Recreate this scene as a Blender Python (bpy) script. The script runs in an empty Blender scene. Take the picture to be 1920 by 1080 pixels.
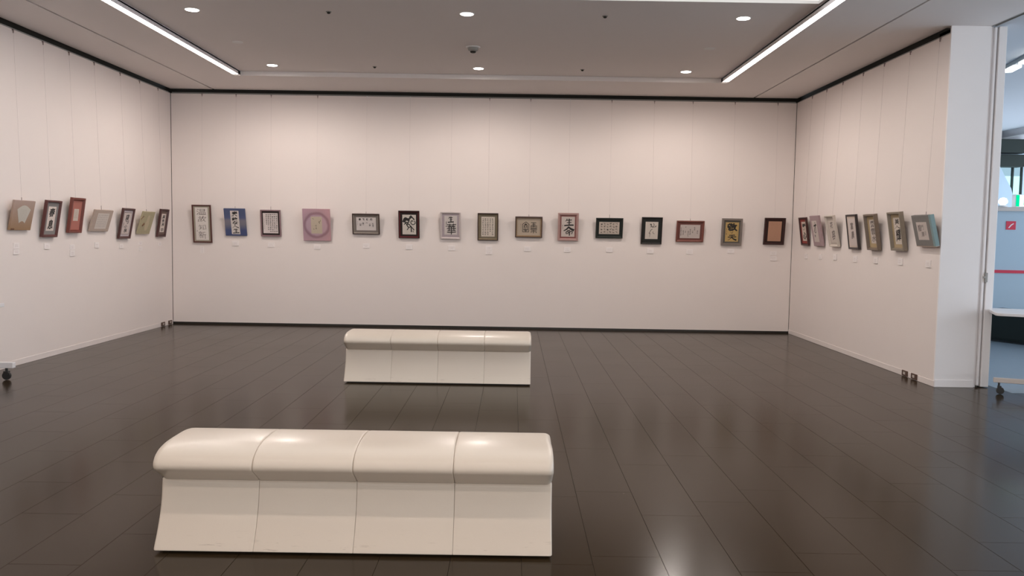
import bpy, bmesh, math, random
from mathutils import Vector, Matrix
random.seed(7)
R = math.radians
S = bpy.context.scene
COL = S.collection

# ------------------------------------------------------------------ camera, world, exposure
cam_d = bpy.data.cameras.new('camera'); cam = bpy.data.objects.new('camera', cam_d); COL.objects.link(cam)
cam_d.sensor_width = 36.0; cam_d.lens = 36.0 * 1562.09 / 1920.0
cam_d.clip_start = 0.05; cam_d.clip_end = 200
_r = Vector((0.99987146, 0.00175575, 0.01593694)); _u = Vector((-0.01601845, 0.06652909, 0.9976559))
_f = Vector((-0.000691362, 0.99778294, -0.06654866))
mw = Matrix((( _r.x, _u.x, -_f.x, 0), (_r.y, _u.y, -_f.y, 0), (_r.z, _u.z, -_f.z, 1.5), (0, 0, 0, 1)))
cam.matrix_world = mw
S.camera = cam
S.view_settings.view_transform = 'Standard'
S.view_settings.look = 'None'
S.view_settings.gamma = 1
S.view_settings.use_curve_mapping = False
S.view_settings.exposure = 0.20
w = bpy.data.worlds.new('world'); S.world = w; w.use_nodes = True
w.node_tree.nodes['Background'].inputs[0].default_value = (0.74, 0.86, 1.0, 1)
w.node_tree.nodes['Background'].inputs[1].default_value = 3.0

LAMP_STRIP = 28.0        # linear lamps along the ceiling tray
LAMP_DOWN = 14.0         # visible faces of the round downlights
SPOT_W = 104.0            # each downlight's beam
SKYLIGHT = 1.15           # luminous ceiling panel above the benches
REAR_FILL = 1.5  # glow of the fill panel added behind the viewer
CORRIDOR_LAMP = 12.0
CROSS_LAMP = 23.0
WARM = (1.0, 0.90, 0.83)

# ------------------------------------------------------------------ room numbers
D = 12.897; XL = -5.277; XR = 4.303; HT = 3.538; H = 3.61; HC = 3.67
YR = 8.40; YB = -3.0

# ------------------------------------------------------------------ materials
def mat(name, col, rough=0.6, metal=0.0, noise=0.0, nscale=8.0, bump=0.0, bscale=60.0, spec=0.5, coat=0.0, emit=None, estr=0.0):
    m = bpy.data.materials.new(name); m.use_nodes = True
    nt = m.node_tree; b = nt.nodes['Principled BSDF']
    b.inputs['Base Color'].default_value = (*col, 1); b.inputs['Roughness'].default_value = rough
    b.inputs['Metallic'].default_value = metal; b.inputs['Specular IOR Level'].default_value = spec
    if coat: b.inputs['Coat Weight'].default_value = coat; b.inputs['Coat Roughness'].default_value = 0.15
    if emit:
        b.inputs['Emission Color'].default_value = (*emit, 1); b.inputs['Emission Strength'].default_value = estr
    tc = nt.nodes.new('ShaderNodeTexCoord')
    if noise > 0:
        n = nt.nodes.new('ShaderNodeTexNoise'); n.inputs['Scale'].default_value = nscale; n.inputs['Detail'].default_value = 4
        nt.links.new(tc.outputs['Object'], n.inputs['Vector'])
        mx = nt.nodes.new('ShaderNodeMix'); mx.data_type = 'RGBA'
        mx.inputs[6].default_value = (*[max(0, c * (1 - noise)) for c in col], 1)
        mx.inputs[7].default_value = (*[min(1, c * (1 + noise)) for c in col], 1)
        nt.links.new(n.outputs['Fac'], mx.inputs[0]); nt.links.new(mx.outputs[2], b.inputs['Base Color'])
    if bump > 0:
        n2 = nt.nodes.new('ShaderNodeTexNoise'); n2.inputs['Scale'].default_value = bscale; n2.inputs['Detail'].default_value = 3
        nt.links.new(tc.outputs['Object'], n2.inputs['Vector'])
        bp = nt.nodes.new('ShaderNodeBump'); bp.inputs['Strength'].default_value = bump; bp.inputs['Distance'].default_value = 0.01
        nt.links.new(n2.outputs['Fac'], bp.inputs['Height']); nt.links.new(bp.outputs['Normal'], b.inputs['Normal'])
    return m

def emat(name, col, s):
    m = bpy.data.materials.new(name); m.use_nodes = True
    nt = m.node_tree; nt.nodes.remove(nt.nodes['Principled BSDF'])
    e = nt.nodes.new('ShaderNodeEmission'); e.inputs[0].default_value = (*col, 1); e.inputs[1].default_value = s
    nt.links.new(e.outputs[0], nt.nodes['Material Output'].inputs[0])
    return m

M = {}
M['wall'] = mat('wall_covering', (0.80, 0.725, 0.69), 0.85, noise=0.012, nscale=3, bump=0.08, bscale=140, spec=0.2)
M['jamb'] = mat('painted_pillar', (0.86, 0.83, 0.825), 0.6, noise=0.01, bump=0.03, spec=0.3)
M['ceil'] = mat('ceiling_paint', (0.80, 0.75, 0.73), 0.9, noise=0.012, nscale=2, bump=0.04, bscale=90, spec=0.15)
M['dark'] = mat('shadow_gap', (0.018, 0.016, 0.012), 0.8)
M['base'] = mat('baseboard_paint', (0.79, 0.72, 0.69), 0.55, noise=0.02, spec=0.3)
M['blackbase'] = mat('black_base', (0.02, 0.017, 0.014), 0.4)
M['alu'] = mat('aluminium', (0.72, 0.68, 0.68), 0.35, metal=0.8, noise=0.03)
M['wire'] = mat('steel_wire', (0.56, 0.50, 0.48), 0.6, metal=0.1, noise=0.03)
M['hook'] = mat('hook_metal', (0.30, 0.24, 0.23), 0.4, metal=0.6, noise=0.05)
M['strip'] = emat('lamp_diffuser', WARM, LAMP_STRIP)
M['down'] = emat('downlight_lens', (1.0, 0.95, 0.90), LAMP_DOWN)
M['sky'] = emat('skylight_diffuser', (1.0, 0.97, 0.95), SKYLIGHT)
M['cross'] = emat('cross_lamp_diffuser', WARM, CROSS_LAMP)
M['rear'] = emat('rear_diffuser', (1.0, 0.93, 0.87), REAR_FILL)
M['clamp'] = emat('corridor_lamp', (0.95, 1.0, 1.0), CORRIDOR_LAMP)
M['white'] = mat('white_plastic', (0.80, 0.79, 0.78), 0.5, noise=0.01)
M['housing'] = mat('lamp_housing', (0.82, 0.78, 0.80), 0.5, noise=0.01)
M['greyplastic'] = mat('grey_plastic', (0.30, 0.29, 0.27), 0.5, noise=0.02)
M['card'] = mat('card_stock', (0.83, 0.77, 0.75), 0.7, noise=0.01)
M['cardedge'] = mat('card_print', (0.50, 0.40, 0.40), 0.8, noise=0.02)
M['socket'] = mat('brown_socket', (0.10, 0.055, 0.04), 0.45, noise=0.05)
M['ink'] = mat('black_ink', (0.018, 0.016, 0.015), 0.7, noise=0.3, nscale=60)
M['inkthin'] = mat('diluted_ink', (0.16, 0.13, 0.12), 0.7, noise=0.4, nscale=60)
M['seal'] = mat('red_seal', (0.50, 0.10, 0.09), 0.7, noise=0.1)

def leather():
    m = mat('cream_vinyl', (0.665, 0.58, 0.49), 0.33, bump=0.04, bscale=220, spec=0.5, coat=0.15)
    nt = m.node_tree; b = nt.nodes['Principled BSDF']; tc = nt.nodes.new('ShaderNodeTexCoord')
    # scuffs: thin stretched streaks, mostly low on the front
    mp = nt.nodes.new('ShaderNodeMapping'); mp.inputs['Scale'].default_value = (3.0, 6, 34); mp.inputs['Rotation'].default_value = (0, R(7), 0)
    n = nt.nodes.new('ShaderNodeTexNoise'); n.inputs['Scale'].default_value = 2.2; n.inputs['Detail'].default_value = 6; n.inputs['Roughness'].default_value = 0.7
    nt.links.new(tc.outputs['Object'], mp.inputs[0]); nt.links.new(mp.outputs[0], n.inputs['Vector'])
    r = nt.nodes.new('ShaderNodeValToRGB'); r.color_ramp.elements[0].position = 0.60; r.color_ramp.elements[1].position = 0.68
    nt.links.new(n.outputs['Fac'], r.inputs[0])
    sx = nt.nodes.new('ShaderNodeSeparateXYZ'); nt.links.new(tc.outputs['Object'], sx.inputs[0])
    mr = nt.nodes.new('ShaderNodeMapRange'); mr.inputs[1].default_value = 0.0; mr.inputs[2].default_value = 0.12; mr.inputs[3].default_value = 0.55; mr.inputs[4].default_value = 0.0
    nt.links.new(sx.outputs[2], mr.inputs[0])
    mu = nt.nodes.new('ShaderNodeMath'); mu.operation = 'MULTIPLY'; nt.links.new(r.outputs[0], mu.inputs[0]); nt.links.new(mr.outputs[0], mu.inputs[1])
    mx = nt.nodes.new('ShaderNodeMix'); mx.data_type = 'RGBA'
    mx.inputs[6].default_value = (0.665, 0.58, 0.49, 1); mx.inputs[7].default_value = (0.22, 0.15, 0.11, 1)
    nt.links.new(mu.outputs[0], mx.inputs[0]); nt.links.new(mx.outputs[2], b.inputs['Base Color'])
    return m
M['vinyl'] = leather()

def floor_mat(name, col):
    m = mat(name, col, 0.2, spec=0.5)
    nt = m.node_tree; b = nt.nodes['Principled BSDF']
    b.inputs['IOR'].default_value = 1.21
    tc = nt.nodes.new('ShaderNodeNewGeometry')
    oi = nt.nodes.new('ShaderNodeObjectInfo')
    # slight tile-to-tile tone, fine grain and scattered tiny pale specks
    mp = nt.nodes.new('ShaderNodeMapping'); mp.inputs['Scale'].default_value = (14, 3, 3)
    nt.links.new(tc.outputs['Position'], mp.inputs[0])
    n = nt.nodes.new('ShaderNodeTexNoise'); n.inputs['Scale'].default_value = 2.0; n.inputs['Detail'].default_value = 6
    nt.links.new(mp.outputs[0], n.inputs['Vector'])
    ad = nt.nodes.new('ShaderNodeMath'); ad.operation = 'MULTIPLY_ADD'; ad.inputs[1].default_value = 0.25
    nt.links.new(oi.outputs['Random'], ad.inputs[0]); nt.links.new(n.outputs['Fac'], ad.inputs[2])
    mx = nt.nodes.new('ShaderNodeMix'); mx.data_type = 'RGBA'
    mx.inputs[6].default_value = (*[c * 0.90 for c in col], 1); mx.inputs[7].default_value = (*[c * 1.10 for c in col], 1)
    nt.links.new(ad.outputs[0], mx.inputs[0])
    v = nt.nodes.new('ShaderNodeTexVoronoi'); v.inputs['Scale'].default_value = 5.0; v.inputs['Randomness'].default_value = 1.0
    nt.links.new(tc.outputs['Position'], v.inputs['Vector'])
    lt = nt.nodes.new('ShaderNodeMath'); lt.operation = 'LESS_THAN'; lt.inputs[1].default_value = 0.013
    nt.links.new(v.outputs['Distance'], lt.inputs[0])
    m2 = nt.nodes.new('ShaderNodeMix'); m2.data_type = 'RGBA'; m2.inputs[7].default_value = (0.45, 0.40, 0.33, 1)
    nt.links.new(lt.outputs[0], m2.inputs[0]); nt.links.new(mx.outputs[2], m2.inputs[6]); nt.links.new(m2.outputs[2], b.inputs['Base Color'])
    n2 = nt.nodes.new('ShaderNodeTexNoise'); n2.inputs['Scale'].default_value = 1.1; n2.inputs['Detail'].default_value = 5
    nt.links.new(tc.outputs['Position'], n2.inputs['Vector'])
    mr = nt.nodes.new('ShaderNodeMapRange'); mr.inputs[3].default_value = 0.155; mr.inputs[4].default_value = 0.22
    nt.links.new(n2.outputs['Fac'], mr.inputs[0]); nt.links.new(mr.outputs[0], b.inputs['Roughness'])
    return m
M['floor'] = floor_mat('dark_floor_tile', (0.030, 0.019, 0.009))
M['grout'] = mat('floor_grout', (0.020, 0.015, 0.011), 0.8)
M['cfloor'] = mat('corridor_floor', (0.27, 0.32, 0.36), 0.35, noise=0.05)
M['cwall'] = mat('corridor_wall', (0.42, 0.52, 0.60), 0.7, noise=0.01)
M['cceil'] = mat('corridor_ceiling', (0.46, 0.46, 0.48), 0.8, noise=0.01)
M['cdark'] = mat('dark_green_frame', (0.009, 0.015, 0.012), 0.8, noise=0.05)
M['red'] = mat('red_paint', (0.62, 0.03, 0.07), 0.5, noise=0.02)
M['beige'] = mat('beige_laminate', (0.56, 0.50, 0.46), 0.5, noise=0.02)
M['tabletop'] = mat('white_laminate', (0.78, 0.76, 0.77), 0.4, noise=0.01)
M['castor'] = mat('black_rubber', (0.02, 0.02, 0.02), 0.5, noise=0.1)
M['glow'] = emat('daylight_pane', (0.50, 0.95, 1.0), 1.35)
M['glowdim'] = emat('daylight_pane_upper', (0.45, 0.70, 0.85), 0.75)
M['exitgreen'] = emat('exit_green', (0.0, 0.80, 0.36), 1.0)
M['exitwhite'] = emat('exit_white', (0.80, 1.0, 0.95), 1.2)

# ------------------------------------------------------------------ mesh helpers
class MB:
    def __init__(s): s.v = []; s.f = []; s.smooth = False
    def box(s, x0, x1, y0, y1, z0, z1):
        n = len(s.v)
        s.v += [(x0, y0, z0), (x1, y0, z0), (x1, y1, z0), (x0, y1, z0), (x0, y0, z1), (x1, y0, z1), (x1, y1, z1), (x0, y1, z1)]
        s.f += [tuple(n + i for i in q) for q in ((0, 3, 2, 1), (4, 5, 6, 7), (0, 1, 5, 4), (1, 2, 6, 5), (2, 3, 7, 6), (3, 0, 4, 7))]
        return s
    def poly(s, pts): n = len(s.v); s.v += [tuple(p) for p in pts]; s.f.append(tuple(range(n, n + len(pts)))); return s
    def lathe(s, prof, c=(0, 0, 0), seg=20, axis='z'):
        n = len(s.v); k = len(prof)
        for i in range(seg):
            a = 2 * math.pi * i / seg
            for r, z in prof:
                p = (r * math.cos(a), r * math.sin(a), z)
                if axis == 'x': p = (z, p[0], p[1])
                if axis == 'y': p = (p[0], z, p[1])
                s.v.append((c[0] + p[0], c[1] + p[1], c[2] + p[2]))
        for i in range(seg):
            j = (i + 1) % seg
            for q in range(k - 1): s.f.append((n + i * k + q, n + j * k + q, n + j * k + q + 1, n + i * k + q + 1))
        s.f.append(tuple(n + i * k for i in range(seg))); s.f.append(tuple(n + i * k + k - 1 for i in reversed(range(seg))))
        return s
    def tube(s, a, b, r, seg=6):
        a = Vector(a); b = Vector(b); d = (b - a).normalized(); p = d.orthogonal().normalized(); q = d.cross(p); n = len(s.v)
        for c in (a, b):
            for i in range(seg):
                t = 2 * math.pi * i / seg; s.v.append(tuple(c + p * r * math.cos(t) + q * r * math.sin(t)))
        for i in range(seg):
            j = (i + 1) % seg; s.f.append((n + i, n + j, n + seg + j, n + seg + i))
        s.f.append(tuple(n + i for i in reversed(range(seg)))); s.f.append(tuple(n + seg + i for i in range(seg)))
        return s
    def prism(s, pts, y0, y1):            # outline in x,z extruded along y
        n = len(s.v); k = len(pts)
        s.v += [(x, y0, z) for x, z in pts] + [(x, y1, z) for x, z in pts]
        for i in range(k): j = (i + 1) % k; s.f.append((n + i, n + j, n + k + j, n + k + i))
        s.f.append(tuple(n + i for i in reversed(range(k)))); s.f.append(tuple(n + k + i for i in range(k)))
        return s
    def mesh(s, name, m, bevel=0.0, smooth=False, seg=1):
        me = bpy.data.meshes.new(name); me.from_pydata(s.v, [], s.f)
        bm = bmesh.new(); bm.from_mesh(me)
        bmesh.ops.recalc_face_normals(bm, faces=bm.faces)
        if bevel > 0:
            es = [e for e in bm.edges if len(e.link_faces) == 2 and e.calc_face_angle(0) > 0.6]
            bmesh.ops.bevel(bm, geom=es, offset=bevel, segments=seg, affect='EDGES', clamp_overlap=True)
        bm.to_mesh(me); bm.free()
        if smooth:
            for p in me.polygons: p.use_smooth = True
        me.materials.append(m)
        return me
    def build(s, name, m, parent=None, bevel=0.0, smooth=False, seg=1, **kw):
        return link(name, s.mesh(name, m, bevel, smooth, seg), parent, **kw)

def link(name, me, parent=None, label=None, cat=None, group=None, kind=None, loc=None):
    o = bpy.data.objects.new(name, me); COL.objects.link(o)
    if parent: o.parent = parent
    if loc is not None: o.location = loc
    tag(o, label, cat, group, kind)
    return o
def tag(o, label=None, cat=None, group=None, kind=None):
    if label: o['label'] = label
    if cat: o['category'] = cat
    if group: o['group'] = group
    if kind: o['kind'] = kind
    return o
def empty(name, loc, label=None, cat=None, group=None, rot=(0, 0, 0), kind=None):
    o = bpy.data.objects.new(name, None); COL.objects.link(o); o.location = loc; o.rotation_euler = rot
    o.empty_display_size = 0.05
    return tag(o, label, cat, group, kind)

# ================================================================== STRUCTURE
CX = (XL + XR) / 2
# ---- floor: dark slab with long tiles laid in staggered columns
fl = MB().box(XL - 0.2, 4.934, YB, D + 0.15, -0.12, -0.003).box(4.934, 9.6, YB, 8.129, -0.12, -0.003).build('floor', M['grout'], label='dark brown glossy tiled gallery floor', kind='structure')
TW, TL, GAP = 0.325, 0.975, 0.0008
fixed = {2: 4.45, 0: 6.69, -2: 6.31, -5: 6.43}
allt = []
k0 = int(math.floor((XL - 0.06) / TW)); k1 = int(math.ceil((9.5 - 0.06) / TW))
for k in range(k0, k1):
    x0 = max(0.06 + k * TW, XL); x1 = 0.06 + (k + 1) * TW
    if x1 - x0 < 0.02: continue
    off = fixed.get(k, 4.45 + (0.38 * k + random.uniform(-0.08, 0.08)))
    off = off % TL
    y = YB - TL + off
    ymax = D + 0.04 if x1 < 4.95 else 8.127
    while y < ymax:
        y0 = max(y, YB); y1 = min(y + TL, ymax)
        if y1 - y0 > 0.03: allt.append((x0, x1, y0, y1))
        y += TL
def vis(t):
    x = (t[0] + t[1]) / 2; yy = t[3]
    return yy > 3.3 and abs(x) < 0.64 * yy + 0.2
seen = sorted([t for t in allt if vis(t)], key=lambda t: t[2])
ctr = seen[:295]; rest = seen[295:] + [t for t in allt if not vis(t)]
def tile_mb(mb, w_, l_, ox=0, oy=0):
    g = GAP / 2; c = 0.0008; z0 = -0.004
    n = len(mb.v)
    for (xx, yy, z) in [(g, g, z0), (w_ - g, g, z0), (w_ - g, l_ - g, z0), (g, l_ - g, z0)]: mb.v.append((ox + xx, oy + yy, z))
    for (xx, yy, z) in [(g + c, g + c, 0), (w_ - g - c, g + c, 0), (w_ - g - c, l_ - g - c, 0), (g + c, l_ - g - c, 0)]: mb.v.append((ox + xx, oy + yy, z))
    mb.f += [tuple(n + i for i in q) for q in ((4, 5, 6, 7), (0, 1, 5, 4), (1, 2, 6, 5), (2, 3, 7, 6), (3, 0, 4, 7))]
cache = {}
for (x0, x1, y0, y1) in ctr:
    key = (round(x1 - x0, 3), round(y1 - y0, 3))
    if key not in cache:
        mb = MB(); tile_mb(mb, *key); cache[key] = mb.mesh('floor_tile', M['floor'])
    link('floor_tile', cache[key], fl, loc=(x0, y0, 0))
mb = MB()
for (x0, x1, y0, y1) in rest: tile_mb(mb, x1 - x0, y1 - y0, x0, y0)
mb.build('floor_tile_field', M['floor'], fl, kind='stuff')

# ---- walls
TH = 0.06
wl = MB().box(XL - TH, XL, YB, D - 0.006, 0.0, HT).build('wall_left', M['wall'], label='off-white gallery wall on the left', kind='structure')
wb = MB().box(XL + 0.006, XR - 0.006, D, D + TH, 0.033, HT).build('wall_back', M['wall'], label='off-white gallery back wall', kind='structure')
wr = MB().box(XR, XR + TH, YR + 0.02, D - 0.006, 0.0, HT).build('wall_right', M['wall'], label='off-white gallery wall on the right', kind='structure')
# backing behind the open joints
MB().box(XL - 0.2, XR + 0.2, D + TH, D + 0.12, 0, H + 0.1).build('back_lining', M['dark'], wb)
MB().box(XL - 0.14, XL - TH, YB, D + TH, 0, H + 0.1).build('back_lining', M['dark'], wl)
MB().box(XR + TH, XR + 0.12, YR + 0.05, D + TH, 0, H + 0.1).build('back_lining', M['dark'], wr)
MB().box(XL, XR, D + 0.012, D + TH, 0.0, 0.033).build('baseboard_back', M['blackbase'], kind='structure', label='recessed black base along the back wall')
MB().box(XL, XL + 0.006, YB, D - 0.01, 0.0, 0.062).build('baseboard_left', M['base'], bevel=0.002, kind='structure', label='white baseboard of the left wall')
MB().box(XR - 0.006, XR, YR + 0.0, D - 0.01, 0.0, 0.062).build('baseboard_right', M['base'], bevel=0.002, kind='structure', label='white baseboard of the right wall')
# picture rails just above the wall panels
def rail(name, a):
    MB().box(*a[0]).box(*a[1]).build(name, M['greyplastic'], kind='structure', label='slim grey picture rail at the top of the wall')
rail('trim_1', ((XL + 0.01, XR - 0.01, D + 0.001, D + 0.022, HT + 0.001, HT + 0.010), (XL + 0.01, XR - 0.01, D + 0.030, D + 0.04, HT + 0.018, HT + 0.026)))
rail('trim_2', ((XL - 0.022, XL - 0.001, YB, D, HT + 0.001, HT + 0.010), (XL - 0.04, XL - 0.030, YB, D, HT + 0.018, HT + 0.026)))
rail('trim_3', ((XR + 0.001, XR + 0.022, YR + 0.03, D, HT + 0.001, HT + 0.010), (XR + 0.030, XR + 0.04, YR + 0.03, D, HT + 0.018, HT + 0.026)))
# jamb (end of right wall) facing the camera
pj = MB().box(XR, 4.700, YR, YR + 0.02, 0.0, H).box(XR + TH, 4.700, YR + 0.02, YR + 0.35, 0.0, H).build('wall_jamb', M['jamb'], kind='structure', label='plain white end pillar beside the folding partition')
MB().box(XR + 0.002, 4.700, YR - 0.006, YR, 0.0, 0.075).build('baseboard_jamb', M['jamb'], bevel=0.002, kind='structure', label='white baseboard of the end pillar')
# behind-the-camera walls
MB().box(XL - 0.2, 10.2, YB - 0.1, YB, 0, 3.61).build('wall_rear', M['wall'], kind='structure', label='rear wall behind the viewer')

rg = empty('rear_fill_panel', (0, YB, 0), kind='structure', label='added glowing fill panel with bars, unseen behind the viewer')  # made-up glowing front, added to brighten bench fronts, pillar and ceiling
MB().box(XL + .1, 9.4, 0.010, 0.02, .12, 3.2).build('pane', M['rear'], rg)  # glowing fill sheet standing in for glazing
mu = MB()
for k in range(9): mu.box(XL + .08 + k * 1.8, XL + .14 + k * 1.8, 0.02, .08, 0, 3.25)
mu.box(XL + .08, 9.45, 0.02, .08, 0.0, .12).box(XL + .08, 9.45, 0.02, .08, 3.2, 3.3)
mu.build('mullion', M['alu'], rg)  # bars made up along with the fill panel

# ---- ceiling
ce = empty('ceiling', (0, 0, 0), label='grey-white ceiling with shadow joints and raised centre tray', kind='structure')
TX0, TX1, TY1 = -3.815, 2.840, 11.71       # tray edges
LW = 0.078                                  # lamp slot width
JL, JR, JW = -4.62, 3.645, 0.026
SLX0, SLX1, SLY0, SLY1 = TX0, TX1, 4.2, 7.94
def cpanel(x0, x1, y0, y1, z=H, th=0.015): MB().box(x0, x1, y0, y1, z, z + th).build('ceiling_panel', M['ceil'], ce)
cpanel(XL, JL - JW / 2, YB, D)
cpanel(JL + JW / 2, TX0 - LW, YB, D)
cpanel(TX0 - LW, TX1 + LW, TY1, D)
cpanel(TX1 + LW, JR - JW / 2, YB, D)
cpanel(JR + JW / 2, XR, YR, D)
cpanel(JR + JW / 2, 4.690, YB, YR)
cpanel(XR, 4.690, YR, YR + 0.1)
cpanel(TX0 + 0.003, TX1 - 0.003, SLY1, TY1 - 0.004, HC)      # tray
cpanel(TX0 + 0.003, TX1 - 0.003, YB, SLY0, HC)
# risers round the tray and shadow joint above them
rb = MB()
rb.box(TX0 - LW, TX1 + LW, TY1, TY1 + 0.01, H + 0.0152, HC + 0.02)
rb.build('tray_riser', M['ceil'], ce)
# dark backing slab above all joints
MB().box(XL - 0.14, 4.78, YB, D + 0.12, HC + 0.13, HC + 0.17).build('plenum', M['dark'], ce)
db = MB(); db.box(JL - 0.03, JL + 0.03, YB, D, H + 0.020, H + 0.03); db.box(JR - 0.03, JR + 0.03, YB, D, H + 0.020, H + 0.03)
db.box(TX0 - LW - .02, TX0 + 0.03, YB, TY1 + .03, HC + 0.022, HC + 0.03); db.box(TX1 - 0.03, TX1 + LW + .02, YB, TY1 + .03, HC + 0.022, HC + 0.03)
db.box(TX0, TX1, TY1 - 0.03, TY1 + 0.03, HC + 0.022, HC + 0.03)
db.build('joint_backing', M['dark'], ce)
# skylight well
sl = empty('ceiling_skylight', (CX, (SLY0 + SLY1) / 2, HC), label='wide luminous white ceiling panel along the top edge of the view', cat='ceiling light')
MB().box(SLX0 - CX + 0.012, SLX1 - CX - 0.012, -(SLY1 - SLY0) / 2 + 0.02, (SLY1 - SLY0) / 2 - 0.02, 0.03, 0.04).build('diffuser', M['sky'], sl)
a, b_ = (SLX1 - SLX0) / 2 - 0.012, (SLY1 - SLY0) / 2
fr = MB().box(-a, a, b_ - 0.02, b_ - 0.001, 0.0, 0.045).box(-a, a, -b_ + 0.001, -b_ + 0.02, 0.0, 0.045).box(-a, -a + 0.02, -b_ + 0.02, b_ - 0.02, 0.0, 0.045).box(a - 0.02, a, -b_ + 0.02, b_ - 0.02, 0.0, 0.045)
fr.build('frame', M['white'], sl)
# linear lamps
def strip(x0, x1, inner, label):
    t = empty('linear_ceiling_light', ((x0 + x1) / 2, 9.3, H), label=label, cat='ceiling light', group='long linear lamps at the sides of the ceiling tray')
    hw = (x1 - x0) / 2; L = 11.60 - 9.3
    MB().box(-hw + 0.002, hw - 0.002, -L, L, 0.0, 0.012).build('diffuser', M['strip'], t)
    s = 1 if inner > 0 else -1
    MB().box(*sorted((s * hw, s * (hw - 0.002))), -L, TY1 - 9.3, 0.0, 0.074).box(-hw, hw, L, L + 0.09, 0.01, 0.056).box(-hw, hw, -L, L, 0.04, 0.056).build('housing', M['housing'], t)
strip(TX0 - LW, TX0, 1, 'long bright linear lamp running along the left side of the ceiling tray')
strip(TX1, TX1 + LW, -1, 'long bright linear lamp running along the right side of the ceiling tray')

# downlights
def downlight(x, y, label, watt, soft):
    t = empty('recessed_downlight', (x, y, HC), label=label, cat='downlight', group='round recessed downlights in the ceiling tray')
    MB().lathe([(0.055, -0.0045), (0.074, -0.004), (0.078, 0.0)], seg=28).build('trim_ring', M['white'], t, smooth=False)
    MB().lathe([(0.0, -0.0062), (0.064, -0.0062), (0.066, -0.004)], seg=28).build('lens', M['down'], t)
    ld = bpy.data.lights.new('downlight_beam', 'SPOT'); ld.energy = watt; ld.color = WARM; ld.spot_size = R(180); ld.spot_blend = 0.5; ld.shadow_soft_size = soft
    lo = bpy.data.objects.new('downlight_beam', ld); COL.objects.link(lo); lo.parent = t; lo.location = (0, 0, -0.02)
rows = {11.25: 'far row', 8.48: 'near row'}
for yy in (11.25, 8.48):
    for xx, pos in ((-3.245, 'left'), (-0.50, 'middle'), (2.26, 'right')):
        downlight(xx, yy, f'glowing round downlight, {pos} one of the {rows[yy]} in the ceiling', SPOT_W if yy > 10 else SPOT_W * 0.16, 0.12 if yy > 10 else 0.20)
# crosswise linear lamps of the near ceiling field, above and behind the viewer
for yy, l in ((2.6, 'first'), (0.6, 'second')):
    t = empty('linear_ceiling_light', (CX, yy, HC), label=f'crosswise linear lamp over the viewer, {l} one', cat='ceiling light')
    MB().box(-3.0, 3.0, -.05, .05, -.03, 0).build('housing', M['housing'], t)
    MB().box(-2.98, 2.98, -.045, .045, -.042, -.03).build('diffuser', M['cross'], t)
# small ceiling fittings
for x, y, l in ((-1.88, 8.48, 'left of the near row'), (0.88, 8.48, 'right of the near row'), (-1.88, 11.24, 'left of the far row'), (0.88, 11.22, 'right of the far row')):
    t = empty('sprinkler_head', (x, y, HC), label=f'tiny dark ceiling fitting between downlights, {l}', cat='ceiling fitting', group='tiny dark ceiling fittings')
    MB().lathe([(0.028, 0.0), (0.028, -0.004), (0.020, -0.006)], seg=16).build('escutcheon', M['greyplastic'], t)
    MB().lathe([(0.016, -0.006), (0.018, -0.016), (0.006, -0.022)], seg=14).build('nozzle', M['dark'], t)
t = empty('smoke_detector', (-0.51, 9.968, HC), label='grey-white domed smoke detector in the middle of the ceiling', cat='smoke detector')
MB().lathe([(0.085, 0.0), (0.083, -0.008), (0.065, -0.012)], seg=28).build('mounting_ring', M['white'], t)
MB().lathe([(0.066, -0.012), (0.058, -0.040), (0.034, -0.052)], seg=28).build('dome', M['greyplastic'], t, smooth=False)
MB().lathe([(0.034, -0.052), (0.032, -0.064), (0.026, -0.068)], seg=24).build('sensor', M['dark'], t)
for x, y, l in ((-3.26, 9.91, 'left'), (2.25, 9.86, 'right')):
    tag(MB().lathe([(0.062, 0.0), (0.062, -0.004), (0.050, -0.006), (0.0, -0.006)], seg=28).build('ceiling_cover_disc', M['white'], loc=(x, y, HC)),
        f'pale flat round cover disc on the {l} side of the ceiling', 'cover', 'flat round cover discs')

# ================================================================== BENCHES
def arcpts(pts, n):      # catmull-rom through (y,z) points
    out = []
    for i in range(len(pts) - 1):
        p0 = pts[max(i - 1, 0)]; p1 = pts[i]; p2 = pts[i + 1]; p3 = pts[min(i + 2, len(pts) - 1)]
        for j in range(n):
            t = j / n
            out.append(tuple(0.5 * ((2 * p1[q]) + (-p0[q] + p2[q]) * t + (2 * p0[q] - 5 * p1[q] + 4 * p2[q] - p3[q]) * t * t + (-p0[q] + 3 * p1[q] - 3 * p2[q] + p3[q]) * t ** 3) for q in (0, 1)))
    out.append(pts[-1]); return out
DB = 0.53       # bench depth, y from -DB/2 (front) .. DB/2
h2 = DB / 2
half = [(-h2 + 0.105, 0.318), (-h2 + 0.040, 0.362), (-h2 + 0.002, 0.388), (-h2 - 0.011, 0.402), (-h2 - 0.010, 0.424), (-h2 + 0.010, 0.450), (-h2 + 0.050, 0.472), (-h2 + 0.11, 0.487), (-h2 + 0.18, 0.495), (0, 0.498)]
prof = half + [(-y, z) for y, z in reversed(half[:-1])]
cush = arcpts(prof, 4)
bh = [(-h2 + 0.0, 0.015), (-h2 + 0.006, 0.030), (-h2 + 0.045, 0.100), (-h2 + 0.085, 0.200), (-h2 + 0.108, 0.325)]
basep = arcpts(bh, 4); basep = basep + [(-y, z) for y, z in reversed(basep)]
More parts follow.
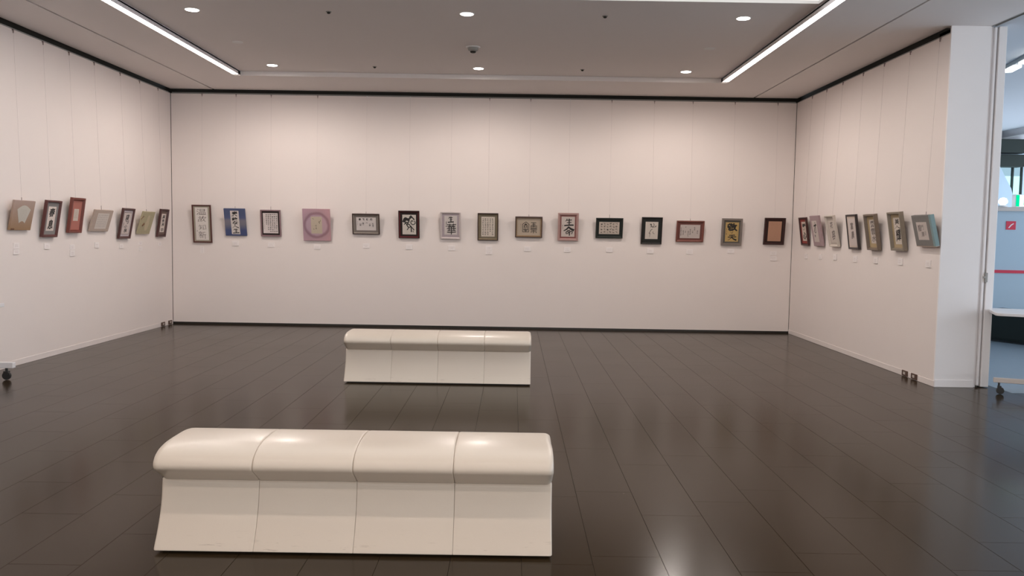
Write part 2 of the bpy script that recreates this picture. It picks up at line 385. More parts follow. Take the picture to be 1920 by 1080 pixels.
def loft(prof_, x0, x1, r0, r1, cy, cz, n=5, depth=0.010, depth0=None, depth1=None):
    """profile swept along x; the two ends are rounded in over r0 and r1"""
    mb = MB(); k = len(prof_); st = []
    for i in range(n + 1):
        a = i / n * math.pi / 2; st.append((x0 + r0 * (1 - math.sin(a)) if False else x0 + r0 * (1 - math.cos(a)), (depth0 or depth) * (1 - math.sin(a))))
    for i in range(n + 1):
        a = (1 - i / n) * math.pi / 2; st.append((x1 - r1 * (1 - math.cos(a)), (depth1 or depth) * (1 - math.sin(a))))
    for x, ins in st:
        for y, z in prof_:
            dy, dz = cy - y, cz - z; L = math.hypot(dy, dz) or 1
            mb.v.append((x, y + dy / L * ins, z + dz / L * ins))
    for i in range(len(st) - 1):
        for j in range(k):
            jj = (j + 1) % k; mb.f.append((i * k + j, (i + 1) * k + j, (i + 1) * k + jj, i * k + jj))
    mb.f.append(tuple(range(k))); mb.f.append(tuple(reversed([(len(st) - 1) * k + j for j in range(k)])))
    return mb
def bench(x, y, rz, label):
    t = empty('bench', (x, y, 0), label=label, cat='bench', group='cream upholstered gallery benches', rot=(0, 0, rz))
    W = 1.835; sw = W / 4
    for i in range(4):
        x0 = -W / 2 + i * sw; x1 = x0 + sw; L0, L1 = i == 0, i == 3
        loft(cush, x0 + 0.0006 - (0.002 if L0 else 0), x1 - 0.0006 + (0.002 if L1 else 0), 0.032 if L0 else 0.010, 0.032 if L1 else 0.010, 0, 0.42, depth0=0.034 if L0 else 0.006, depth1=0.034 if L1 else 0.006).build('seat_cushion', M['vinyl'], t, smooth=True)
        loft(basep, x0 + 0.0006, x1 - 0.0006, 0.012 if L0 else 0.0025, 0.012 if L1 else 0.0025, 0, 0.16, depth0=0.010 if L0 else 0.0018, depth1=0.010 if L1 else 0.0018).build('base_panel', M['vinyl'], t, smooth=True)
    MB().box(-W / 2 + 0.03, W / 2 - 0.03, -h2 + 0.035, h2 - 0.035, 0.0, 0.017).build('plinth', M['blackbase'], t)
bench(-0.717, 3.742 + h2, 0.004, 'large cream vinyl bench nearest the viewer, four-seat, waisted sides')
bench(-0.726, 8.090 + h2, -0.003, 'cream vinyl bench farther from the viewer, in front of the back wall')

# ================================================================== PICTURES
def rgb(h):
    c = [int(h[i:i + 2], 16) / 255 for i in (0, 2, 4)]
    return tuple(x / 12.92 if x <= 0.04045 else ((x + 0.055) / 1.055) ** 2.4 for x in c)
_mc = {}
def cm(kind, hexc, **kw):
    key = (kind, hexc)
    if key not in _mc: _mc[key] = mat(f'{kind}_{hexc}', rgb(hexc), **kw)
    return _mc[key]
def fabric(h): return cm('mounting_cloth', h, rough=0.85, noise=0.08, nscale=40, bump=0.05, bscale=300)
def wood(h): return cm('frame_finish', h, rough=0.35, noise=0.12, nscale=25, spec=0.5)
def paper(h): return cm('paper', h, rough=0.8, noise=0.02, nscale=20)

def circle_cloth():
    m = mat('tie_dyed_cloth', rgb('c4a2a6'), 0.85)
    nt = m.node_tree; b = nt.nodes['Principled BSDF']; tc = nt.nodes.new('ShaderNodeTexCoord')
    sub = nt.nodes.new('ShaderNodeVectorMath'); sub.operation = 'DISTANCE'; sub.inputs[1].default_value = (0.0, -0.027, 0.245)
    nt.links.new(tc.outputs['Object'], sub.inputs[0])
    n = nt.nodes.new('ShaderNodeTexNoise'); n.inputs['Scale'].default_value = 9; nt.links.new(tc.outputs['Object'], n.inputs['Vector'])
    ma = nt.nodes.new('ShaderNodeMath'); ma.operation = 'MULTIPLY_ADD'; ma.inputs[1].default_value = 0.035; nt.links.new(n.outputs['Fac'], ma.inputs[0]); nt.links.new(sub.outputs['Value'], ma.inputs[2])
    r = nt.nodes.new('ShaderNodeValToRGB'); cr = r.color_ramp
    cr.elements[0].position = 0.0; cr.elements[0].color = (*rgb('bfa4aa'), 1)
    cr.elements[1].position = 0.168; cr.elements[1].color = (*rgb('b99fa5'), 1)
    for p, h in ((0.19, 'a08088'), (0.207, '98787e'), (0.232, 'b6979b'), (0.30, 'c09da2')):
        e = cr.elements.new(p); e.color = (*rgb(h), 1)
    nt.links.new(ma.outputs[0], r.inputs[0])
    # violet blush on the left, pink on the right
    sx = nt.nodes.new('ShaderNodeSeparateXYZ'); nt.links.new(tc.outputs['Object'], sx.inputs[0])
    mr = nt.nodes.new('ShaderNodeMapRange'); mr.inputs[1].default_value = -0.2; mr.inputs[2].default_value = 0.2; nt.links.new(sx.outputs[0], mr.inputs[0])
    tint = nt.nodes.new('ShaderNodeMix'); tint.data_type = 'RGBA'; tint.inputs[6].default_value = (0.90, 0.91, 1.0, 1); tint.inputs[7].default_value = (1.03, 0.94, 0.95, 1)
    nt.links.new(mr.outputs[0], tint.inputs[0])
    mul = nt.nodes.new('ShaderNodeMix'); mul.data_type = 'RGBA'; mul.blend_type = 'MULTIPLY'; mul.inputs[0].default_value = 1
    nt.links.new(r.outputs[0], mul.inputs[6]); nt.links.new(tint.outputs[2], mul.inputs[7]); nt.links.new(mul.outputs[2], b.inputs['Base Color'])
    return m
def blue_cloth():
    m = mat('indigo_cloth', rgb('4a567e'), 0.85)
    nt = m.node_tree; b = nt.nodes['Principled BSDF']; tc = nt.nodes.new('ShaderNodeTexCoord')
    sx = nt.nodes.new('ShaderNodeSeparateXYZ'); nt.links.new(tc.outputs['Object'], sx.inputs[0])
    r = nt.nodes.new('ShaderNodeValToRGB'); cr = r.color_ramp; cr.elements[0].color = (*rgb('465078'), 1); cr.elements[1].color = (*rgb('4a5476'), 1)
    for p, h in ((0.09, '475278'), (0.18, '77747f'), (0.24, '7d7883'), (0.28, '545d80'), (0.34, '4d5777')):
        e = cr.elements.new(p); e.color = (*rgb(h), 1)
    nt.links.new(sx.outputs[2], r.inputs[0]); nt.links.new(r.outputs[0], b.inputs['Base Color'])
    return m
def brown_cloth():
    m = mat('brown_gradient_cloth', rgb('a98d78'), 0.85)
    nt = m.node_tree; b = nt.nodes['Principled BSDF']; tc = nt.nodes.new('ShaderNodeTexCoord')
    sx = nt.nodes.new('ShaderNodeSeparateXYZ'); nt.links.new(tc.outputs['Object'], sx.inputs[0])
    r = nt.nodes.new('ShaderNodeValToRGB'); cr = r.color_ramp; cr.elements[0].color = (*rgb('9a7a5c'), 1); cr.elements[1].color = (*rgb('b09a90'), 1); cr.elements[1].position = 0.32
    nt.links.new(sx.outputs[2], r.inputs[0]); nt.links.new(r.outputs[0], b.inputs['Base Color'])
    return m

# --- ink: glyphs and brush strokes as thin flat print
_fc = {}
def glyph(ch, bold):
    key = (ch, bold)
    if key not in _fc:
        c = bpy.data.curves.new('g', 'FONT'); c.body = ch; c.size = 1; c.resolution_u = 1; c.offset = bold
        o = bpy.data.objects.new('g', c); COL.objects.link(o)
        dg = bpy.context.evaluated_depsgraph_get(); ev = o.evaluated_get(dg); m = ev.to_mesh()
        vs = [(v.co.x, v.co.y) for v in m.vertices]; fs = [tuple(p.vertices) for p in m.polygons]
        ev.to_mesh_clear(); bpy.data.objects.remove(o); bpy.data.curves.remove(c)
        if vs:
            xs = [p[0] for p in vs]; ys = [p[1] for p in vs]; x0, x1, y0, y1 = min(xs), max(xs), min(ys), max(ys)
            vs = [((x - x0) / max(x1 - x0, .2), (y - y0) / max(y1 - y0, .2)) for x, y in vs]
        _fc[key] = (vs, fs)
    return _fc[key]
class Ink:
    """flat print on a paper; coordinates u (0..1 rightward), v (0..1 downward) of the paper"""
    def __init__(s, W, Hh, y): s.W = W; s.H = Hh; s.y = y; s.v = []; s.f = []; s.k = 0
    def P(s, u, v): return ((u - 0.5) * s.W, s.y, (1 - v) * s.H)
    def ch(s, c, u0, v0, u1, v1, bold=0.02, shear=0.0, jit=0.0, seed=0):
        vs, fs = glyph(c, bold); n = len(s.v); rn = random.Random(seed)
        a, b, p = rn.uniform(0, 6), rn.uniform(0, 6), rn.uniform(3, 5)
        for x, y in vs:
            X = x + shear * (y - .5) + jit * math.sin(p * y + a); Y = y + jit * math.sin(p * x + b)
            s.v.append(s.P(u0 + (u1 - u0) * X, v1 + (v0 - v1) * Y))
        s.f += [tuple(n + i for i in q) for q in fs]
    def stroke(s, pts, w0, w1=None, n=6):
        """pts in u,v ; widths in metres"""
        w1 = w0 if w1 is None else w1
        P = arcpts([(p[0] * s.W, -p[1] * s.H) for p in pts], n) if len(pts) > 2 else [(p[0] * s.W, -p[1] * s.H) for p in pts]
        k = len(s.v); m_ = len(P)
        for i, (x, z) in enumerate(P):
            a = P[max(i - 1, 0)]; b = P[min(i + 1, m_ - 1)]; dx, dz = b[0] - a[0], b[1] - a[1]; L = math.hypot(dx, dz) or 1
            t = i / (m_ - 1); ww = (w0 + (w1 - w0) * t) / 2
            for sg in (1, -1): s.v.append((x - s.W / 2 - sg * dz / L * ww, s.y - 0.00002 * (s.k % 7), s.H + z + sg * dx / L * ww))
        for i in range(m_ - 1): s.f.append((k + 2 * i, k + 2 * i + 1, k + 2 * i + 3, k + 2 * i + 2))
        s.k += 1
    def scrawl(s, u0, v0, u1, v1, w, seed, n=3):
        """one small running-hand character: a few joined curved strokes"""
        rn = random.Random(seed)
        for q in range(n):
            pts = [(u0 + (u1 - u0) * rn.random(), v0 + (v1 - v0) * (i + rn.random()) / 4) for i in range(4)]
            s.stroke(pts, w * rn.uniform(.7, 1.3), w * rn.uniform(.2, .8), 3)
        s.stroke([(u0 + .1 * (u1 - u0), v0 + (v1 - v0) * rn.uniform(.2, .5)), (u1, v0 + (v1 - v0) * rn.uniform(.1, .5))], w, w * .5)
    def column(s, text, u0, v0, u1, v1, bold=.01, **kw):
        n = len(text); st = (v1 - v0) / n
        for i, c in enumerate(text): s.ch(c, u0, v0 + st * (i + .08), u1, v0 + st * (i + .92), bold, seed=i, **kw)
    def build(s, name, m, parent, off):
        me = bpy.data.meshes.new(name); me.from_pydata(s.v, [], s.f); me.materials.append(m)
        o = link(name, me, parent, kind='stuff'); o.location = off; return o

G = {  # placement: wall, position along wall, bottom z, width, height, lean in degrees, thickness
'L1':('L',8.867,1.445,0.376,0.320,12.0,0.025),'L2':('L',9.421,1.368,0.305,0.417,9.4,0.035),'L3':('L',9.965,1.415,0.296,0.421,8.4,0.035),
'L4':('L',10.555,1.437,0.465,0.280,16.8,0.025),'L5':('L',11.244,1.337,0.336,0.414,10.7,0.03),'L6':('L',11.822,1.402,0.377,0.328,17.2,0.025),
'L7':('L',12.427,1.353,0.287,0.417,8.8,0.03),
'B1':('B',-4.792,1.268,0.292,0.582,6.0,0.025),'B2':('B',-4.271,1.387,0.325,0.426,14.0,0.025),'B3':('B',-3.734,1.382,0.308,0.409,7.8,0.03),
'B4':('B',-3.023,1.328,0.422,0.495,11.0,0.025),'B5':('B',-2.269,1.439,0.418,0.320,11.4,0.03),'B6':('B',-1.607,1.390,0.322,0.424,9.5,0.03),
'B7':('B',-0.969,1.387,0.313,0.416,9.5,0.03),'B8':('B',-0.394,1.375,0.317,0.421,9.5,0.03),'B9':('B',0.234,1.430,0.418,0.323,9.5,0.035),
'B10':('B',0.838,1.389,0.316,0.429,9.5,0.03),'B11':('B',1.473,1.438,0.416,0.313,9.5,0.03),'B12':('B',2.124,1.357,0.319,0.417,9.5,0.025),
'B13':('B',2.713,1.403,0.424,0.328,12.0,0.03),'B14':('B',3.356,1.357,0.315,0.415,7.0,0.03),'B15':('B',4.010,1.378,0.319,0.414,8.1,0.03),
'R1':('R',12.221,1.381,0.301,0.412,7.9,0.03),'R2':('R',11.664,1.383,0.334,0.429,11.5,0.03),'R3':('R',11.098,1.383,0.308,0.422,12.3,0.035),
'R4':('R',10.460,1.361,0.306,0.437,8.0,0.03),'R5':('R',9.873,1.365,0.302,0.427,9.3,0.045),'R6':('R',9.236,1.372,0.313,0.430,9.3,0.045),
'R7':('R',8.605,1.437,0.402,0.323,13.4,0.04)}
ROT = {'L': R(90), 'B': 0.0, 'R': R(-90)}
def wpt(wall, s, z, off):
    return {'L': (XL + off, s, z), 'B': (s, D - off, z), 'R': (XR - off, s, z)}[wall]
PICS = {}
def picture(key, name, label, kind='frame', frame='3a2018', bar=0.014, ch=0.012, rec=0.012, matc='777368', pap=(0.2, 0.2, 0.8, 0.8), papc='d8d0c4', liner=None, cloth=None, fmat=None):
    wall, s, z, W, Hh, th, T = G[key]
    t = empty(name, wpt(wall, s, z, 0.01), label=label, cat='picture', rot=(0, 0, ROT[wall]))
    t.rotation_mode = 'XYZ'
    t.matrix_basis = Matrix.Translation(wpt(wall, s, z, 0.01)) @ Matrix.Rotation(ROT[wall], 4, 'Z') @ Matrix.Rotation(R(th), 4, 'X')
    hw = W / 2
    if kind == 'board':
        MB().box(-hw, hw, -T, 0, 0, Hh).build('panel', cloth or fabric(matc), t, bevel=0.0025)
        yf = -T - 0.0004
    else:
        # frame: mitred moulding with a flat face and a sloping inner edge
        mb = MB()
        def ring(a, y): return [(-hw + a, y, a), (hw - a, y, a), (hw - a, y, Hh - a), (-hw + a, y, Hh - a)]
        rings = [ring(0.0, 0.0), ring(0.0, -T + 0.003), ring(0.003, -T), ring(bar, -T)] + ([] if liner else [ring(bar + ch, -T + rec)]) 
        if liner: rings += [ring(bar, -T + 0.004)]
        rings += [ring(bar + (0 if liner else ch), -0.004)]
        n = 0
        for r_ in rings: mb.v += r_
        for i in range(len(rings) - 1):
            for j in range(4):
                jj = (j + 1) % 4; mb.f.append((i * 4 + j, i * 4 + jj, i * 4 + 4 + jj, i * 4 + 4 + j))
        me = bpy.data.meshes.new('frame'); me.from_pydata(mb.v, [], mb.f); me.materials.append(fmat or wood(frame)); link('frame', me, t)
        if liner:
            lb = MB(); rr = [ring(bar, -T + 0.004), ring(bar + ch, -T + rec + 0.002)]
            for r_ in rr: lb.v += r_
            for j in range(4): jj = (j + 1) % 4; lb.f.append((j, jj, 4 + jj, 4 + j))
            me = bpy.data.meshes.new('liner'); me.from_pydata(lb.v, [], lb.f); me.materials.append(wood(liner)); link('liner', me, t)
        ym = -T + rec + 0.002; e = bar + 0.5 * ch
        MB().box(-hw + e, hw - e, ym, ym + 0.004, e, Hh - e).build('mat_board', fabric(matc), t)
        MB().box(-hw + 0.004, hw - 0.004, -0.005, -0.002, 0.004, Hh - 0.004).build('backing', M['greyplastic'], t)
        yf = ym - 0.0004
    u0, v0, u1, v1 = pap
    ink = None; inkt = None
    if pap[2] > pap[0]:
        PW, PH = (u1 - u0) * W, (v1 - v0) * Hh; cxp = ((u0 + u1) / 2 - .5) * W; z0 = (1 - v1) * Hh
        ps = cloth and kind == 'paperless'
        pb = MB().box(-PW / 2, PW / 2, -0.0008, 0.0, 0, PH)
        o = pb.build('paper', paper(papc), t); o.location = (cxp, yf, z0)
        ink = Ink(PW, PH, -0.0012); off = (cxp, yf, z0)
        return t, ink, off, (W, Hh, T, yf)
    return t, None, None, (W, Hh, T, yf)
def finish(ink, t, off, m='ink', name='calligraphy'): ink.build(name, M[m], t, off)

SH = {  # own brush strokes for the big plain characters, u,v in the glyph box, widths relative
'生': [([(.30, .02), (.26, .20), (.12, .36)], .11, .04), ([(.26, .24), (.80, .17)], .07, .10), ([(.52, .0), (.53, .90)], .12, .11), ([(.28, .56), (.76, .50)], .07, .09), ([(.02, .97), (.50, .90), (1.0, .88)], .13, .15)],
'命': [([(.50, .0), (.28, .28), (.0, .46)], .14, .07), ([(.46, .03), (.70, .24), (1.0, .40)], .12, .20), ([(.34, .42), (.62, .40)], .07, .08), ([(.24, .55), (.25, .80)], .07, .06), ([(.24, .56), (.44, .54), (.43, .78)], .07, .06), ([(.25, .78), (.43, .76)], .06, .05), ([(.55, .55), (.82, .52), (.80, .74), (.74, .80)], .08, .05), ([(.57, .52), (.56, 1.0)], .11, .07)],
'天': [([(.18, .06), (.50, .02), (.82, .0)], .13, .12), ([(.04, .40), (.50, .34), (.96, .32)], .13, .14), ([(.50, .04), (.44, .50), (.05, .96)], .13, .05), ([(.48, .40), (.66, .70), (1.0, .94)], .10, .24)],
'人': [([(.46, .0), (.36, .5), (.0, .98)], .12, .05), ([(.40, .30), (.66, .66), (1.0, .92)], .08, .20)],
}
def brush(ink, c, u0, v0, u1, v1):
    h = (v1 - v0) * ink.H
    for pts, a, b in SH[c]: ink.stroke([(u0 + (u1 - u0) * x, v0 + (v1 - v0) * y) for x, y in pts], a * h * 1.35, b * h * 1.35)

# ---- left wall, nearest first
t, ink, off, q = picture('L1', 'framed_calligraphy', 'brown cloth board with pale fan-shaped paper, nearest on the left wall', 'board', cloth=brown_cloth(), pap=(0, 0, 0, 0))
W, Hh, T, yf = q
fan = [(-.32 + .64 * i / 12, .70 + .14 * math.sin(math.pi * i / 12)) for i in range(13)]
low = [(.14 - .28 * i / 8, .24 + .07 * math.sin(math.pi * i / 8)) for i in range(9)]
MB().prism([(x * W, z * Hh) for x, z in fan + low][::-1], yf - 0.0008, yf).build('fan_paper', paper('c4beb4'), t)
ink = Ink(W, Hh, yf - .0012)
for i in range(6):
    for j in range(7): ink.scrawl(.34 + .055 * i, .30 + .055 * j, .36 + .055 * i, .34 + .055 * j, .0012, 900 + i * 9 + j, 2)
ink.build('calligraphy', cm('faint_ink', '9c948c', rough=.8, noise=.1), t, (0, 0, 0))
MB().box(-.46 * W, -.30 * W, yf - .0015, yf, .01 * Hh, .06 * Hh).build('corner_tab', fabric('6a4a34'), t)

t, ink, off, q = picture('L2', 'framed_calligraphy', 'dark red-brown frame with grey mat and two large brushed characters on white', frame='5c3330', bar=.016, ch=.012, rec=.02, matc='8a8684', pap=(.26, .17, .76, .83), papc='ddd0c8')
ink.ch('春', .12, .06, .88, .42, .03, .1, .03); ink.ch('息', .15, .54, .85, .94, .03, .05, .03, 2); finish(ink, t, off)
t, ink, off, q = picture('L3', 'framed_calligraphy', 'russet frame with reddish mat around a small blank-looking white slip', frame='743a30', bar=.022, ch=.014, rec=.02, matc='ad6e62', pap=(.33, .32, .69, .66), papc='cbbcb0')
for i in range(4): ink.column('花鳥風月和', .12 + .2 * i, .1, .24 + .2 * i, .8, .0)
ink.build('calligraphy', cm('faint_ink', '9c948c', rough=.8, noise=.1), t, off)
t, ink, off, q = picture('L4', 'framed_calligraphy', 'beige board with white paper of faint grey script, fourth along the left wall', 'board', matc='b4a296', pap=(.19, .15, .81, .88), papc='cfc5bd')
for i in range(7):
    for j in range(6): ink.scrawl(.08 + .125 * i, .08 + .14 * j, .15 + .125 * i, .18 + .14 * j, .003 if (j == 0 and i > 3) else .0018, 40 + i * 7 + j, 2)
ink.build('calligraphy', cm('grey_ink', '8f8784', rough=.8, noise=.1), t, off)
t, ink, off, q = picture('L5', 'framed_calligraphy', 'dark brown frame, pale lilac mat with thin inner border and running script', frame='4c2a28', bar=.022, ch=.010, rec=.016, matc='c2b8bc', pap=(.17, .13, .85, .87), papc='cdbfba')
for a in (([(.04, .02), (.96, .02)]), ([(.96, .02), (.96, .98)]), ([(.04, .98), (.96, .98)]), ([(.04, .02), (.04, .98)])): ink.stroke(a, .005)
ink.ch('龍', .30, .10, .72, .36, .025, .1, .04); ink.ch('翔', .30, .36, .74, .54, .02, .1, .05); ink.ch('心', .3, .56, .66, .70, .02, .1, .04); ink.ch('泉', .3, .72, .72, .90, .02, .1, .05, 3)
ink.scrawl(.12, .45, .2, .7, .004, 3); finish(ink, t, off)
t, ink, off, q = picture('L6', 'framed_calligraphy', 'olive cloth board with gourd-shaped paper and small twigs stuck on', 'board', matc='aba184', pap=(0, 0, 0, 0))
W, Hh, T, yf = q
gd = []
for i in range(40):
    a = 2 * math.pi * i / 40; z = math.cos(a) * .34; r_ = (.10 if z > .08 else .15) * abs(math.sin(a)) + .0
    gd.append((.05 + math.copysign(.03 + .13 * abs(math.sin(a)) * (1 if z < .05 else .66), math.sin(a)), .50 + z))
MB().prism([(x * W, z * Hh) for x, z in gd], yf - .0008, yf).build('gourd_paper', paper('bcae92'), t)
for k, (a, b) in enumerate((((-.60, .66), (-.42, .80)), ((-.36, .38), (-.24, .50)), ((-.32, .36), (-.20, .46)))):
    MB().tube((a[0] * W, yf - .006, a[1] * Hh), (b[0] * W, yf - .006, b[1] * Hh), .005).build('twig', wood('7a5540'), t)
t, ink, off, q = picture('L7', 'framed_calligraphy', 'dark brown frame with taupe mat and cursive column, by the left corner', frame='4a2a28', bar=.020, ch=.012, rec=.016, matc='705c54', pap=(.26, .17, .78, .83), papc='d6c9c0')
for i, c in enumerate('無我夢中'): ink.ch(c, .22, .05 + .235 * i, .80, .26 + .235 * i, .02, .12, .06, i)
finish(ink, t, off)

# ---- back wall, left to right
t, ink, off, q = picture('B1', 'framed_calligraphy', 'tall brown frame with green-grey mat and four thin brushed characters', frame='56302a', bar=.018, ch=.004, rec=.006, matc='9c9484', pap=(.165, .07, .835, .93), papc='dad2cc')
ink.ch('温', .10, .04, .86, .22, -.005, .08, .04, 1); ink.ch('故', .18, .26, .84, .44, -.008, .05, .05, 2); ink.ch('知', .26, .52, .80, .68, -.012, .05, .06, 3); ink.ch('新', .22, .74, .80, .95, -.006, .05, .05, 4)
ink.scrawl(.08, .70, .14, .74, .004, 5, 2); finish(ink, t, off, 'inkthin')
t, ink, off, q = picture('B2', 'framed_calligraphy', 'blue cloth board with a white strip of five stacked bold characters', 'board', cloth=blue_cloth(), pap=(.30, .075, .70, .94), papc='d5ccc6')
for i, (c, v0, v1) in enumerate((('素', .03, .24), ('敵', .28, .42), ('な', .44, .59), )): ink.ch(c, .16, v0, .84, v1, .035, .06, .03, i)
brush(ink, '人', .12, .59, .88, .735); brush(ink, '生', .12, .76, .90, .96); finish(ink, t, off)
t, ink, off, q = picture('B3', 'framed_calligraphy', 'mauve-edged frame with black mat and white sheet of tiny gridded characters', frame='8c7074', bar=.016, ch=.004, rec=.012, matc='2e2220', pap=(.12, .12, .86, .88), papc='d8ccc8')
SU = '観自在菩薩行深般若波羅蜜多時照見五蘊皆空度一切苦厄舎利子色不異空空不異色色即是空空即是色受想行識亦復如是'
k = 0
for i in range(6):
    for j in range(10 if i < 5 else 6):
        uu = .86 - .135 * i; ink.ch(SU[k % len(SU)], uu, .045 + .092 * j, uu + .095, .108 + .092 * j, .03); k += 1
ink.column('心経謹写春月日', .06, .2, .10, .8, -.01); finish(ink, t, off)
t, ink, off, q = picture('B4', 'framed_calligraphy', 'large pink-mauve board with a dyed ring around a small beige sheet', 'board', cloth=circle_cloth(), pap=(.30, .24, .70, .77), papc='bfb09c')
ink.stroke([(.86, .18), (.84, .28), (.72, .30), (.80, .40)], .003, .007); ink.stroke([(.12, .10), (.20, .13), (.28, .13)], .004); ink.ch('心', .38, .48, .52, .58, .02); ink.ch('花', .40, .64, .52, .74, .01); ink.scrawl(.2, .70, .28, .78, .002, 4)
finish(ink, t, off)
t, ink, off, q = picture('B5', 'framed_calligraphy', 'landscape dark frame with grey mat, row of four blots over small columns', frame='33201c', bar=.014, ch=.014, rec=.016, matc='7c736c', pap=(.145, .18, .865, .81), papc='cfc6c2', liner='8c8278')
for i, c in enumerate('春花秋月'): ink.ch(c, .12 + .19 * i, .07, .24 + .19 * i, .24, .03, .0, .02, i)
for u, v, s_ in ((.80, .42, '梅香る'), (.64, .46, 'の夢'), (.48, .38, '風'), (.30, .40, '雪の'), (.16, .44, '山路')): ink.column(s_, u, v, u + .10, v + .11 * len(s_), .015)
ink.column('一二三四五', .05, .28, .08, .6, -.01); finish(ink, t, off)
t, ink, off, q = picture('B6', 'framed_calligraphy', 'black-brown frame with dark mat, red lower lip and one huge brushed character', frame='2c1a18', bar=.012, ch=.014, rec=.014, matc='241816', pap=(.185, .145, .835, .865), papc='c9c1b8', liner='5c181e')
st = [([(.06, .38), (.20, .18), (.45, .22), (.70, .10)], .034, .02), ([(.12, .30), (.30, .24), (.52, .30)], .04, .03), ([(.58, .05), (.72, .13), (.88, .26)], .020, .018), ([(.50, .14), (.66, .04)], .014, .018),
      ([(.88, .30), (.94, .42), (.78, .50), (.62, .42), (.68, .30), (.80, .34)], .012, .014), ([(.12, .50), (.24, .44), (.36, .56), (.44, .64)], .012, .018), ([(.34, .46), (.46, .48), (.56, .54), (.60, .64)], .020, .012),
      ([(.22, .30), (.16, .36), (.34, .40), (.50, .36)], .022, .016), ([(.34, .78), (.46, .66), (.64, .62), (.86, .78)], .012, .014), ([(.64, .56), (.65, .88)], .014, .018), ([(.40, .40), (.36, .52)], .014, .012), ([(.50, .24), (.46, .40)], .020, .014),
      ([(.80, .60), (.81, .61)], .012, .012), ([(.74, .82), (.80, .82), (.77, .87), (.83, .88)], .007, .006)]
for p_, a_, b2 in st: ink.stroke(p_, a_, b2)
finish(ink, t, off)
t, ink, off, q = picture('B7', 'framed_calligraphy', 'silver-lilac frame and mat with two heavy brushed characters on grey paper', frame='c4b8b6', bar=.012, ch=.016, rec=.014, matc='a99ca0', pap=(.20, .135, .825, .84), papc='c8bfba')
brush(ink, '生', .26, .04, .74, .36); ink.ch('華', .20, .40, .92, .97, .005, .12, .04, 3); ink.column('春風一', .10, .30, .20, .58, .01); finish(ink, t, off)
t, ink, off, q = picture('B8', 'framed_calligraphy', 'portrait dark frame with olive mat and cream sheet of five script columns', frame='30201a', bar=.014, ch=.012, rec=.016, matc='786e5c', pap=(.18, .135, .83, .86), papc='cfc3b6', liner='86765e')
for i in range(5):
    for j in range(10 if i != 1 else 8): ink.scrawl(.79 - .18 * i, .085 + .088 * j, .90 - .18 * i, .14 + .088 * j, .0035, 300 + i * 11 + j, 3)
finish(ink, t, off)
t, ink, off, q = picture('B9', 'framed_calligraphy', 'landscape bronze frame, beige ground with two outlined seal-script characters', frame='52403a', bar=.016, ch=.014, rec=.022, matc='b5a593', pap=(.10, .10, .90, .90), papc='b5a593', liner='8c7458')
def poly_st(L, w):
    for p in L:
        for a, b in zip(p[:-1], p[1:]): ink.stroke([a, b], w)
w_ = .0085
poly_st([[(.22, .80), (.21, .34), (.37, .20), (.51, .34), (.50, .80), (.22, .80)], [(.29, .66), (.28, .40), (.36, .30), (.44, .40), (.43, .66)], [(.36, .30), (.31, .52)], [(.36, .30), (.41, .52)], [(.36, .5), (.36, .80)], [(.25, .66), (.47, .66)], [(.27, .72), (.45, .72)]], w_)
poly_st([[(.60, .24), (.84, .24)], [(.66, .32), (.80, .32)], [(.72, .22), (.72, .88)], [(.62, .40), (.83, .40)], [(.62, .46), (.83, .46)], [(.60, .40), (.60, .68), (.86, .68), (.86, .40)], [(.60, .58), (.86, .58)], [(.66, .50), (.66, .68)], [(.79, .50), (.79, .68)], [(.60, .78), (.62, .84)], [(.60, .77), (.85, .77)], [(.85, .77), (.84, .86)]], w_)
ink.column('書印言文心', .115, .30, .14, .70, -.01); finish(ink, t, off)
t, ink, off, q = picture('B10', 'framed_calligraphy', 'pale pink frame with dusky red mat and two bold brushed characters', frame='b08e88', bar=.022, ch=.014, rec=.014, matc='84524e', pap=(.17, .13, .82, .855), papc='c8bcb4')
brush(ink, '生', .20, .10, .92, .46); brush(ink, '命', .18, .50, .96, .95); ink.column('春書', .07, .40, .13, .62, -.01); finish(ink, t, off)
t, ink, off, q = picture('B11', 'framed_calligraphy', 'landscape black-green frame and mat around pale sheet of scattered cursive', frame='1e2420', bar=.016, ch=.014, rec=.014, matc='1c2220', pap=(.12, .20, .87, .80), papc='c0b2a6')
for i in range(6):
    for j in range(4): ink.scrawl(.80 - .145 * i, .06 + .23 * j + .04 * (i % 2), .92 - .15 * i, .24 + .22 * j + .04 * (i % 2), .0045 if (i + j) % 2 else .003, 500 + 9 * i + j, 3 if (i + j) % 3 else 2)
finish(ink, t, off)
t, ink, off, q = picture('B12', 'framed_calligraphy', 'portrait black frame and mat with sparse flowing cursive on cream paper', frame='1c1816', bar=.010, ch=.010, rec=.010, matc='1f2220', pap=(.19, .17, .80, .81), papc='ccc2b8')
ink.stroke([(.36, .16), (.46, .14), (.48, .28), (.56, .30)], .012, .004); ink.stroke([(.40, .10), (.42, .34)], .006); ink.stroke([(.62, .08), (.68, .20), (.60, .30), (.72, .30), (.84, .22), (.80, .32)], .008, .006)
ink.stroke([(.56, .42), (.44, .48), (.36, .60), (.30, .66), (.40, .66)], .008, .006); ink.stroke([(.38, .66), (.36, .90)], .008, .003); ink.stroke([(.64, .56), (.60, .64), (.74, .70)], .006); ink.stroke([(.48, .22), (.56, .32), (.62, .24)], .007)
finish(ink, t, off)
t, ink, off, q = picture('B13', 'framed_calligraphy', 'landscape terracotta frame and mat with small ragged columns of script', frame='7a4a40', bar=.014, ch=.014, rec=.014, matc='6e443e', pap=(.14, .19, .86, .83), papc='c2b6b0')
